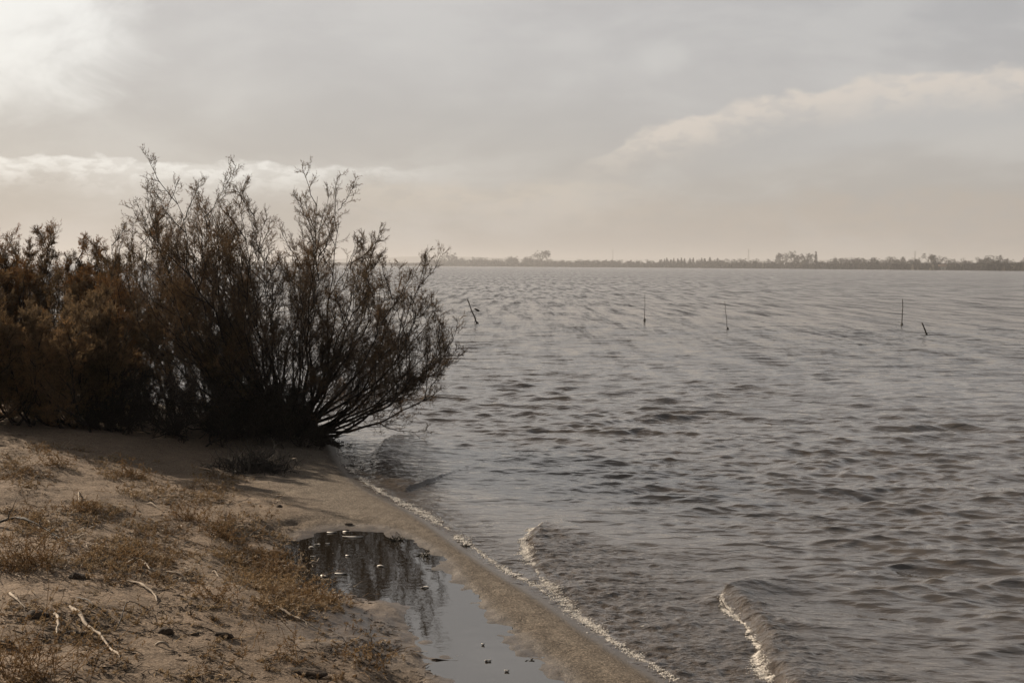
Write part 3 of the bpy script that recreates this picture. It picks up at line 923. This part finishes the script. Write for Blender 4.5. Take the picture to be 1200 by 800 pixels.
weed(465, 633, 55, .07, 'dark wet wrack clump on the berm right of the puddle top', sp=.018)
weed(496, 652, 40, .06, 'smaller wrack clump on the berm where the puddle narrows', sp=.015)
weed(617, 776, 14, .028, 'wrack clump at the lower puddle rim, end of the black twig', sp=.008)
weed(545, 640, 0 + 25, .04, 'little wrack clump at the foam line', sp=.010)
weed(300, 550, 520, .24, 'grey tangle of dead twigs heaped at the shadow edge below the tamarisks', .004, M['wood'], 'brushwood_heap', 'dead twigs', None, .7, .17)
weed(308, 545, 60, .13, 'few bleached twigs on top of the grey dead tangle', .0045, M['pale'], 'bleached_twigs', 'dead twigs', None, .8, .09)

weed(392, 521, 120, .10, 'dark root tangle at the waterline nearest the largest tamarisk', .006, e=.2, sp=.09)
weed(412, 547, 60, .07, 'dark wrack on the wet edge just below the root tangle', .005, e=.2, sp=.035)
weed(372, 512, 120, .12, 'dark root tangle under the low branches of the largest tamarisk', .006, e=.3, sp=.13)
# leaves and foam flecks floating on the puddle
G3 = 'pale leaves on the puddle'


def leaf(px, py, lx, ly, ang, label, k):
    c = onz(px, py, PZ + .003); n = 20; a = np.linspace(0, 2 * math.pi, n, endpoint=False)
    rx = np.sign(np.cos(a)) * np.abs(np.cos(a)) ** 1.0 * lx; ry = np.sin(a) * np.abs(np.sin(a)) ** .35 * ly
    co, si = math.cos(ang), math.sin(ang)
    top = np.stack([rx * co - ry * si, rx * si + ry * co, .004 + .004 * np.cos(a * 2 + k)], 1)
    bot = top * np.array([.9, .9, 1]) - np.array([0, 0, .004]); V = np.concatenate([top, bot, [[0, 0, .0075]], [[0, 0, 0]]])
    F = []
    for i in range(n):
        j = (i + 1) % n; F += [(i, j, 2 * n), (n + j, n + i, 2 * n + 1), (i, n + i, n + j), (i, n + j, j)]
    o = mesh_np('floating_leaf', V, np.array(F), M['foam']); o.location = c; tag(o, label, 'leaf', G3)


leaf(414, 629, .085, .022, .02, 'largest pale oval leaf, at the top rim of the puddle', 0)
leaf(389, 624, .040, .012, .1, 'pale leaf left of the largest one', 1)
leaf(406, 623, .030, .010, 0, 'small pale leaf behind the largest one', 2)
for i, (px, py, l, lab) in enumerate([(365, 641, .022, 'left one of two small leaves near the upper left rim'), (372, 638, .022, 'right one of two small leaves near the upper left rim'),
                                      (367, 652, .02, 'small leaf below the pair near the upper left rim'), (384, 637, .018, 'tiny leaf under the left rim leaf'),
                                      (400, 672, .045, 'pale leaf in the middle of the dark reflection'), (380, 675, .035, 'slim leaf left of the mid puddle leaf'),
                                      (446, 663, .028, 'leaf floating alone right of the mid puddle leaf'), (498, 688, .028, 'leaf where the puddle starts to narrow'),
                                      (572, 774, .018, 'lone leaf in the bright outlet of the puddle'), (594, 786, .014, 'speck of a leaf near the bottom of the outlet'),
                                      (566, 755, .010, 'tiny leaf in the outlet above the black twig'), (408, 651, .02, 'small leaf in the upper middle of the reflection')]):
    leaf(px, py, l, l * .32, gr.normal(0, .3), lab, i + 3)


# ------------------------------------------------------------------ foam
def foam_blobs(line, n, wid, size, rg_, zfun, name, label, gap=.0):
    P = np.array(line); seg = np.linalg.norm(np.diff(P, axis=0), axis=1); acc = np.concatenate([[0], np.cumsum(seg)])
    t = rg_.random(n) * acc[-1]; x = np.interp(t, acc, P[:, 0]); y = np.interp(t, acc, P[:, 1])
    nn = fbm(t * 2.2 + 3, t * 0 + 5, 3)
    k = (nn + .22 * fbm(t * 13, t * 0 + 9, 2) > gap) & (rg_.random(n) < .25 + 1.6 * np.clip(nn - gap, 0, 1)); t, x, y, nn = t[k], x[k], y[k], nn[k]
    ww = wid * (.45 + 1.6 * np.clip(nn - gap, 0, 1) * 2)
    off = rg_.normal(0, 1, len(x)) * ww
    x = x + off * .8 + .03 * fbm(t * 7, t * 0, 3); y = y + off * .8 * .7 + .03 * fbm(t * 7 + 30, t * 0, 3)
    z = zfun(x, y)
    s = size * (.25 + rg_.random(len(x)) ** 2.2 * 1.3)
    v, f = ICO1
    sc = np.stack([s * 1.25, s * 1.1, s * .5], 1)
    V = (v[None] * sc[:, None] + np.stack([x, y, z + s * .05], 1)[:, None])
    F = f[None] + (np.arange(len(x)) * len(v))[:, None, None]
    o = mesh_np(name, V.reshape(-1, 3), F.reshape(-1, 3), M['foam']); tag(o, label, 'foam', kind='stuff'); return o


def wz(x, y):
    return np.maximum(wfn(x, y, np.hypot(x, y))[0], terrain(x, y)[0])


FP = W2([(800, 806), (770, 785), (740, 768), (700, 738), (672, 716), (645, 695), (600, 671), (560, 645), (520, 616), (480, 592), (440, 573), (417, 555), (402, 538), (393, 524)])
foam_blobs(FP, 14000, .0080, .0036, gr, wz, 'shore_foam', 'broken line of foam along the waterline', -.06)
foam_blobs(T1F[2:-14], 11000, .0120, .0036, gr, wz, 'breaker_foam', 'white foam on the lip of the small breaker nearest the beach', -.3)
foam_blobs(T1F[1:16], 3500, .026, .0042, gr, wz, 'breaker_foam', 'foam burst at the near tip of the first breaker', -.4)
foam_blobs(FP[len(FP) // 2 - 4:], 10000, .014, .0050, gr, wz, 'shore_foam', 'thin foam edge on the upper waterline below the tamarisk', -.3)
foam_blobs(T2F[:-14], 10000, .0090, .0036, gr, wz, 'breaker_foam', 'white foam along the second breaker by the bottom edge', -.45)
foam_blobs(smooth_line([tuple(onz(a, b)[:2]) for a, b in [(668, 722), (690, 742), (705, 765), (730, 790)]], 2), 300, .010, .007, gr, wz, 'swash_foam',
           'thin older foam trace left on the wet sand', .0)


# ------------------------------------------------------------------ poles in the water
def pole(basepx, toppx, rad, label, clump, extra=None):
    b = onz(*basepx); tp = aty(*toppx, b[1]); h = tp - b
    root = empty('water_stake', b); tag(root, label, 'stake', 'stakes standing in the lagoon')
    K = 9; u = np.linspace(-.35, 1, K)[:, None]; P = h * u + np.random.default_rng(int(basepx[0])).normal(0, .006, (K, 3))
    v, f = tubes(P[None], (rad * np.linspace(1.15, .75, K) * (1 + .12 * np.random.default_rng(3).normal(size=K)))[None], 8)
    n = len(v); capf = np.array([[n - 8, n - 7, n - 6, n - 5], [n - 8, n - 5, n - 4, n - 3], [n - 8, n - 3, n - 2, n - 1]])
    mesh_np('post', v, np.concatenate([f, capf]), M['wood'], parent=root)
    if clump:
        rg_ = np.random.default_rng(int(basepx[0]) + 1)
        N = 24; a = rg_.random(N) * 6.28; S = np.stack([np.cos(a) * rad, np.sin(a) * rad, rg_.random(N) * clump * .6], 1) + h * 0
        E = S + np.stack([np.cos(a) * .035, np.sin(a) * .035, -.07 - .08 * rg_.random(N)], 1)
        P = S[:, None] * (1 - np.linspace(0, 1, 4)[None, :, None]) + E[:, None] * np.linspace(0, 1, 4)[None, :, None]
        P[:, 1:3, 2] += .02
        v, f = tubes(P, np.full((N, 4), .006), 4); mesh_np('weed', v, f, M['weed'], parent=root)
    if extra:
        for pts, rr in extra:
            Q = np.array([aty(a, c, b[1]) - b for a, c in pts]); v, f = tubes(Q[None], np.full((1, len(Q)), rr), 6); mesh_np('side_branch', v, f, M['wood'], parent=root)
    return root, b


S0, b0 = pole((559, 379), (547.5, 350), .026, 'thick slanting stake by the tamarisk, with a thin bent side branch', .14,
              [([(555, 381), (557, 374), (557.5, 369), (558.5, 364.5)], .006), ([(554, 382), (556.5, 377), (558, 372)], .010)])
pole((755.3, 376), (755.8, 345), .012, 'thin upright stake with a weed clump, furthest out left of middle', .22)
pole((852.5, 386), (849.5, 353), .011, 'thin stake leaning slightly left, in the middle of the row', .14)
pole((1057, 381), (1057.8, 350), .019, 'dark upright stake, tallest on the right', .18)
pole((1086, 392), (1080.5, 378), .028, 'short thick slanting stub beside the tall right stake', 0)
# the small dark bird perched on the side branch
bp = aty(559.3, 363.5, b0[1])
v, f = ICO2; bd = v * np.array([.085, .045, .045]); bd[:, 2] += bd[:, 0] * -.25
k = bd[:, 0] < -.02; bd[k, 1] *= .8; bd[k, 2] += .018
hv = v * .030 + np.array([-.075, 0, .045])
tl = v * np.array([.06, .018, .008]) + np.array([.11, 0, -.035]); bk = v * np.array([.02, .006, .006]) + np.array([-.112, 0, .045])
V_, F_ = merge([(bd, f), (hv, f), (tl, f), (bk, f)])
o = mesh_np('small_bird', V_, F_, M['wood']); o.location = bp; tag(o, 'small dark bird perched on the thin branch of the slanting stake', 'bird')

# ------------------------------------------------------------------ far shore
fr_ = np.random.default_rng(9)


def far_tree_mesh(kind, seed):
    rg_ = np.random.default_rng(seed); n = 340
    if kind == 'round':
        c = rg_.normal(size=(9, 3)) * np.array([2.6, 2.6, 1.2]) + np.array([0, 0, 5.8]); rad = rg_.uniform(1.4, 2.6, 9)
    elif kind == 'umbrella':
        c = rg_.normal(size=(8, 3)) * np.array([3.2, 3.0, 1.0]) + np.array([0, 0, 7.6]); rad = rg_.uniform(2.0, 3.2, 8)
    elif kind == 'conifer':
        hh = np.linspace(1.5, 9, 8); c = np.stack([hh * 0, hh * 0, hh], 1); rad = 1.7 * (1 - hh / 11) + .2
    elif kind == 'poplar':
        hh = np.linspace(2, 13, 8); c = np.stack([rg_.normal(0, .2, 8), hh * 0, hh], 1); rad = 1.3 * np.sin(np.linspace(.6, 2.8, 8)) + .25
    else:
        c = rg_.normal(size=(7, 3)) * np.array([3.0, 2, .5]) + np.array([0, 0, 1.6]); rad = rg_.uniform(1, 1.9, 7)
    i = rg_.integers(0, len(c), n); d = unit(rg_.normal(size=(n, 3))) * (rg_.random((n, 1)) ** .4)
    S = c[i] + d * rad[i][:, None]
    A = unit(rg_.normal(size=(n, 3))) * rg_.uniform(.2, .55, (n, 1)); B = unit(np.cross(A, rg_.normal(size=(n, 3)))) * .4
    V = np.stack([S - A, S - B, S + A, S + B], 1).reshape(-1, 3)
    V[:, 2] = np.maximum(V[:, 2], .1)
    top = c[:, 2].max()
    limbs = [np.linspace([0, 0, -.4], [0, 0, top * .8], 5)] + [np.linspace([0, 0, top * .35], cc, 5) for cc in c[:4]]
    tv, tf = tubes(np.array(limbs), np.linspace(.28, .1, 5)[None].repeat(len(limbs), 0), 5)
    return (V, np.arange(len(V)).reshape(-1, 4)), (tv, tf), top + rad.max() * .6


protos = {}
for kd, nm in (('round', 'broadleaf_tree'), ('umbrella', 'umbrella_pine'), ('conifer', 'conifer_tree'), ('poplar', 'poplar_tree'), ('low', 'far_bush')):
    for s in range(3): protos[kd, s] = (nm, far_tree_mesh(kd, 40 + s * 7 + len(kd)))
meshes = {}


def far_tree(kd, s, px, dist_extra, hpx, label, group):
    nm, (cr, tr, H) = protos[kd, s]
    d = ray(px, 312); a = math.atan2(d[0], d[1])
    dist = float(far_edge(np.array([a]))[0]) + dist_extra
    x, y = dist * math.sin(a), dist * math.cos(a); z = gz(x, y)
    hgt = hpx * y / FPX; sc = hgt / H
    root = empty(nm, (x, y, z)); root.rotation_euler = (0, 0, fr_.uniform(0, 6.28)); root.scale = (sc * fr_.uniform(.9, 1.25), sc * fr_.uniform(.9, 1.25), sc)
    tag(root, label, 'bush' if kd == 'low' else 'tree', group)
    if (kd, s) not in meshes:
        c = mesh_np('crown', cr[0], cr[1], M['farleaf'], smooth=False, parent=root); t = mesh_np('trunk', tr[0], tr[1], M['fartrunk'], parent=root)
        meshes[kd, s] = (c.data, t.data)
    else:
        for n_, me in zip(('crown', 'trunk'), meshes[kd, s]):
            q = bpy.data.objects.new(n_, me); COL.objects.link(q); q.parent = root
    return root


LBL = {'round': 'hazy broadleaf tree in the low wood along the far shore', 'low': 'small bush at the foot of the low wood on the far shore',
       'conifer': 'pointed conifer in the even dark row left of middle on the far shore', 'umbrella': 'spreading pine in the far shore wood'}
GRP = {'round': 'broadleaf trees along the far shore', 'low': 'bushes along the far shore', 'conifer': 'row of conifers on the far shore', 'umbrella': 'spreading pines of the far shore'}
# landmarks
far_tree('umbrella', 0, 633, 60, 19, 'largest spreading pine left on the far shore, left of the conifer row', None)
far_tree('round', 1, 622, 55, 14, 'round tree leaning on the left spreading pine of the far shore', None)
far_tree('umbrella', 1, 917, 200, 18, 'left crown of the tall clump right of the conifer row', None)
far_tree('umbrella', 2, 931, 200, 20, 'middle and tallest crown of the clump right of the conifer row', None)
far_tree('umbrella', 0, 942, 200, 17, 'right crown of the tall clump right of the conifer row', None)
far_tree('poplar', 0, 956, 60, 20, 'single slim poplar just right of the tall clump', None)
far_tree('umbrella', 1, 1091, 40, 18, 'solitary spreading pine right of the poplar', None)
far_tree('round', 2, 1166, 30, 17, 'round tree nearest the right edge on the far shore', None)
far_tree('round', 0, 529, 90, 15, 'round pale tree alone next to the tamarisk tips on the far shore', None)
for px in np.arange(772, 842, 3.6):
    far_tree('conifer', fr_.integers(3), px + fr_.normal(0, 1.5), 230, fr_.uniform(8.5, 12), LBL['conifer'], GRP['conifer'])
for px in np.arange(505, 1235, 5.6):
    hh = np.interp(px, [505, 600, 700, 850, 1000, 1200], [9, 11, 8, 10.5, 13.5, 14])
    far_tree('round', fr_.integers(3), px + fr_.normal(0, 3), fr_.uniform(60, 240), hh * fr_.uniform(.62, 1.05), LBL['round'], GRP['round'])
for px in np.arange(505, 1235, 9):
    far_tree('low', fr_.integers(3), px + fr_.normal(0, 3), fr_.uniform(8, 40), fr_.uniform(4.5, 7.5), LBL['low'], GRP['low'])
for px, lb in ((985, 'spreading pine midway between the poplar and the tall upright stake'), (1132, 'spreading pine midway between the solitary pine and the right edge')):
    far_tree('umbrella', fr_.integers(3), px, 150, 13, lb + ', far shore', GRP['umbrella'])
# reed and scrub belt at the far waterline: one mass nobody could count
aa = np.radians(np.linspace(-12, 30, 9000)) + fr_.normal(0, .0002, 9000)
rr_ = far_edge(aa) + fr_.uniform(2, 120, 9000); S = np.stack([rr_ * np.sin(aa), rr_ * np.cos(aa)], 1)
zz = np.interp(rr_ - far_edge(aa), [0, 130], [.3, .9]); hh = fr_.uniform(1.8, 6.2, 9000); ww_ = fr_.uniform(.9, 2.6, 9000)
an = fr_.uniform(-1.2, 1.2, 9000); cx_, sx_ = np.cos(an) * ww_, np.sin(an) * ww_
V = np.stack([np.stack([S[:, 0] - cx_, S[:, 1] - sx_, zz - .3], 1), np.stack([S[:, 0] + cx_, S[:, 1] + sx_, zz - .3], 1),
              np.stack([S[:, 0] + cx_ * .6, S[:, 1] + sx_ * .6 + .5, zz + hh * .8], 1), np.stack([S[:, 0] - cx_ * .5, S[:, 1] - sx_ * .5, zz + hh], 1)], 1)
o = mesh_np('far_scrub', V.reshape(-1, 3), np.arange(36000).reshape(-1, 4), M['farleaf'], smooth=False)
tag(o, 'continuous belt of reed and scrub along the far waterline', 'scrub', kind='stuff')
# low hills far off
aa = np.radians(np.linspace(-40, 40, 400))
for nm, dist, hgt, sd in (('hills', 6200, 46, 1.0),):
    deg = np.degrees(aa)
    prof = hgt * np.clip(.35 + .5 * fbm(deg * .22 + sd, deg * 0, 4) + .5 * np.exp(-((deg + 1) / 5) ** 2) + .3 * np.exp(-((deg - 16) / 6) ** 2), .05, 2)
    rows = []
    for k, (dr, hf) in enumerate(((-500, -.05), (-300, .3), (-120, .75), (0, 1), (200, .7), (700, -.05))):
        rr_ = dist + dr; rows.append(np.stack([rr_ * np.sin(aa), rr_ * np.cos(aa), 4 + prof * hf], 1))
    V = np.concatenate(rows); na = len(aa); i = np.arange(5)[:, None] * na + np.arange(na - 1)[None]
    F = np.stack([i, i + na, i + na + 1, i + 1], -1).reshape(-1, 4)[:, ::-1]
    o = mesh_np(nm, V, F, M['hill']); tag(o, kind='structure')


# pylons / masts
def mast(px, hpx, label, ex=500):
    d = ray(px, 312); a = math.atan2(d[0], d[1]); dist = float(far_edge(np.array([a]))[0]) + ex
    x, y = dist * math.sin(a), dist * math.cos(a); z = gz(x, y); H = hpx * y / FPX
    root = empty('lattice_mast', (x, y, z)); tag(root, label, 'mast', 'lattice masts behind the far shore')
    wb = H * .05; L = []
    for sx in (-1, 1):
        for sy in (-1, 1): L.append([[sx * wb, sy * wb, 0], [sx * wb * .15, sy * wb * .15, H]])
    for k in range(10):
        z0, z1 = H * k / 10, H * (k + 1) / 10; w0, w1 = wb * (1 - .85 * k / 10), wb * (1 - .85 * (k + 1) / 10)
        for sg in (-1, 1): L.append([[-w0, sg * w0, z0], [w1, sg * w1, z1]]); L.append([[sg * w0, -w0, z0], [sg * w1, w1, z1]])
    v, f = tubes(np.array(L, float), np.full((len(L), 2), .07), 4); mesh_np('lattice', v, f, M['metal'], parent=root)
    L = [[[-H * .10, 0, H * q], [H * .10, 0, H * q]] for q in (.82, .93)]
    v, f = tubes(np.array(L, float), np.full((2, 2), .08), 4); mesh_np('cross_arm', v, f, M['metal'], parent=root)


mast(718, 19, 'lattice mast between the left spreading pine and the conifer row')
mast(877, 20, 'lattice mast just left of the tall tree clump')
mast(1072, 19, 'lattice mast just left of the solitary spreading pine')
mast(528, 22, 'lattice mast behind the pale tree at the tamarisk tips')


def house(px, ex, wid, label):
    d = ray(px, 312); a = math.atan2(d[0], d[1]); dist = float(far_edge(np.array([a]))[0]) + ex
    x, y = dist * math.sin(a), dist * math.cos(a); z = gz(x, y)
    root = empty('farmhouse', (x, y, z)); tag(root, label, 'house')
    w_, d_, h_ = wid / 2, 3.5, 3.6
    V = np.array([[sx * w_, sy * d_, zz] for zz in (-.5, h_) for sx, sy in ((-1, -1), (1, -1), (1, 1), (-1, 1))], float)
    F = np.array([[0, 1, 5, 4], [1, 2, 6, 5], [2, 3, 7, 6], [3, 0, 4, 7]]); mesh_np('wall', V, F, M['wall'], smooth=False, parent=root)
    e = .5; V = np.array([[-w_ - e, -d_ - e, h_], [w_ + e, -d_ - e, h_], [w_ + e, d_ + e, h_], [-w_ - e, d_ + e, h_], [-w_ - e, 0, h_ + 2], [w_ + e, 0, h_ + 2]], float)
    F = np.array([[0, 1, 5, 4], [2, 3, 4, 5], [3, 0, 4, 4], [1, 2, 5, 5], [0, 3, 2, 1]])
    me = bpy.data.meshes.new('roof'); me.from_pydata([tuple(q) for q in V], [], [(0, 1, 5, 4), (2, 3, 4, 5), (3, 0, 4), (1, 2, 5), (0, 3, 2, 1)]); me.materials.append(M['roof'])
    ro = bpy.data.objects.new('roof', me); COL.objects.link(ro); ro.parent = root
    for k in (-.5, .1, .6):
        V = np.array([[k * w_ - .5, -d_ - .06, 1.0], [k * w_ + .5, -d_ - .06, 1.0], [k * w_ + .5, -d_ - .06, 2.3], [k * w_ - .5, -d_ - .06, 2.3]]); V = np.concatenate([V, V + [0, .05, 0]])
        mesh_np('window', V, np.array([[0, 1, 2, 3], [4, 7, 6, 5], [0, 4, 5, 1], [1, 5, 6, 2], [2, 6, 7, 3], [3, 7, 4, 0]]), M['metal'], smooth=False, parent=root)


house(1107, 5, 10, 'low pale farmhouse among the bushes right of the solitary spreading pine')

# ------------------------------------------------------------------ haze
mt = bpy.data.materials.new('haze'); mt.use_nodes = True; t = NT(mt.node_tree)
out = t.n('ShaderNodeOutputMaterial'); pv = t.n('ShaderNodeVolumePrincipled')
pv.inputs['Color'].default_value = (.66, .655, .66, 1); pv.inputs['Density'].default_value = 0.00027
pv.inputs['Anisotropy'].default_value = 0.2
t.set(out.inputs['Volume'], pv.outputs[0])
B = 9200; V = np.array([[sx * B, sy * B, z] for z in (-3.0, 66.0) for sx, sy in ((-1, -1), (1, -1), (1, 1), (-1, 1))], float)
F = np.array([[0, 3, 2, 1], [4, 5, 6, 7], [0, 1, 5, 4], [1, 2, 6, 5], [2, 3, 7, 6], [3, 0, 4, 7]])
o = mesh_np('haze', V, F, mt, smooth=False); tag(o, kind='stuff')
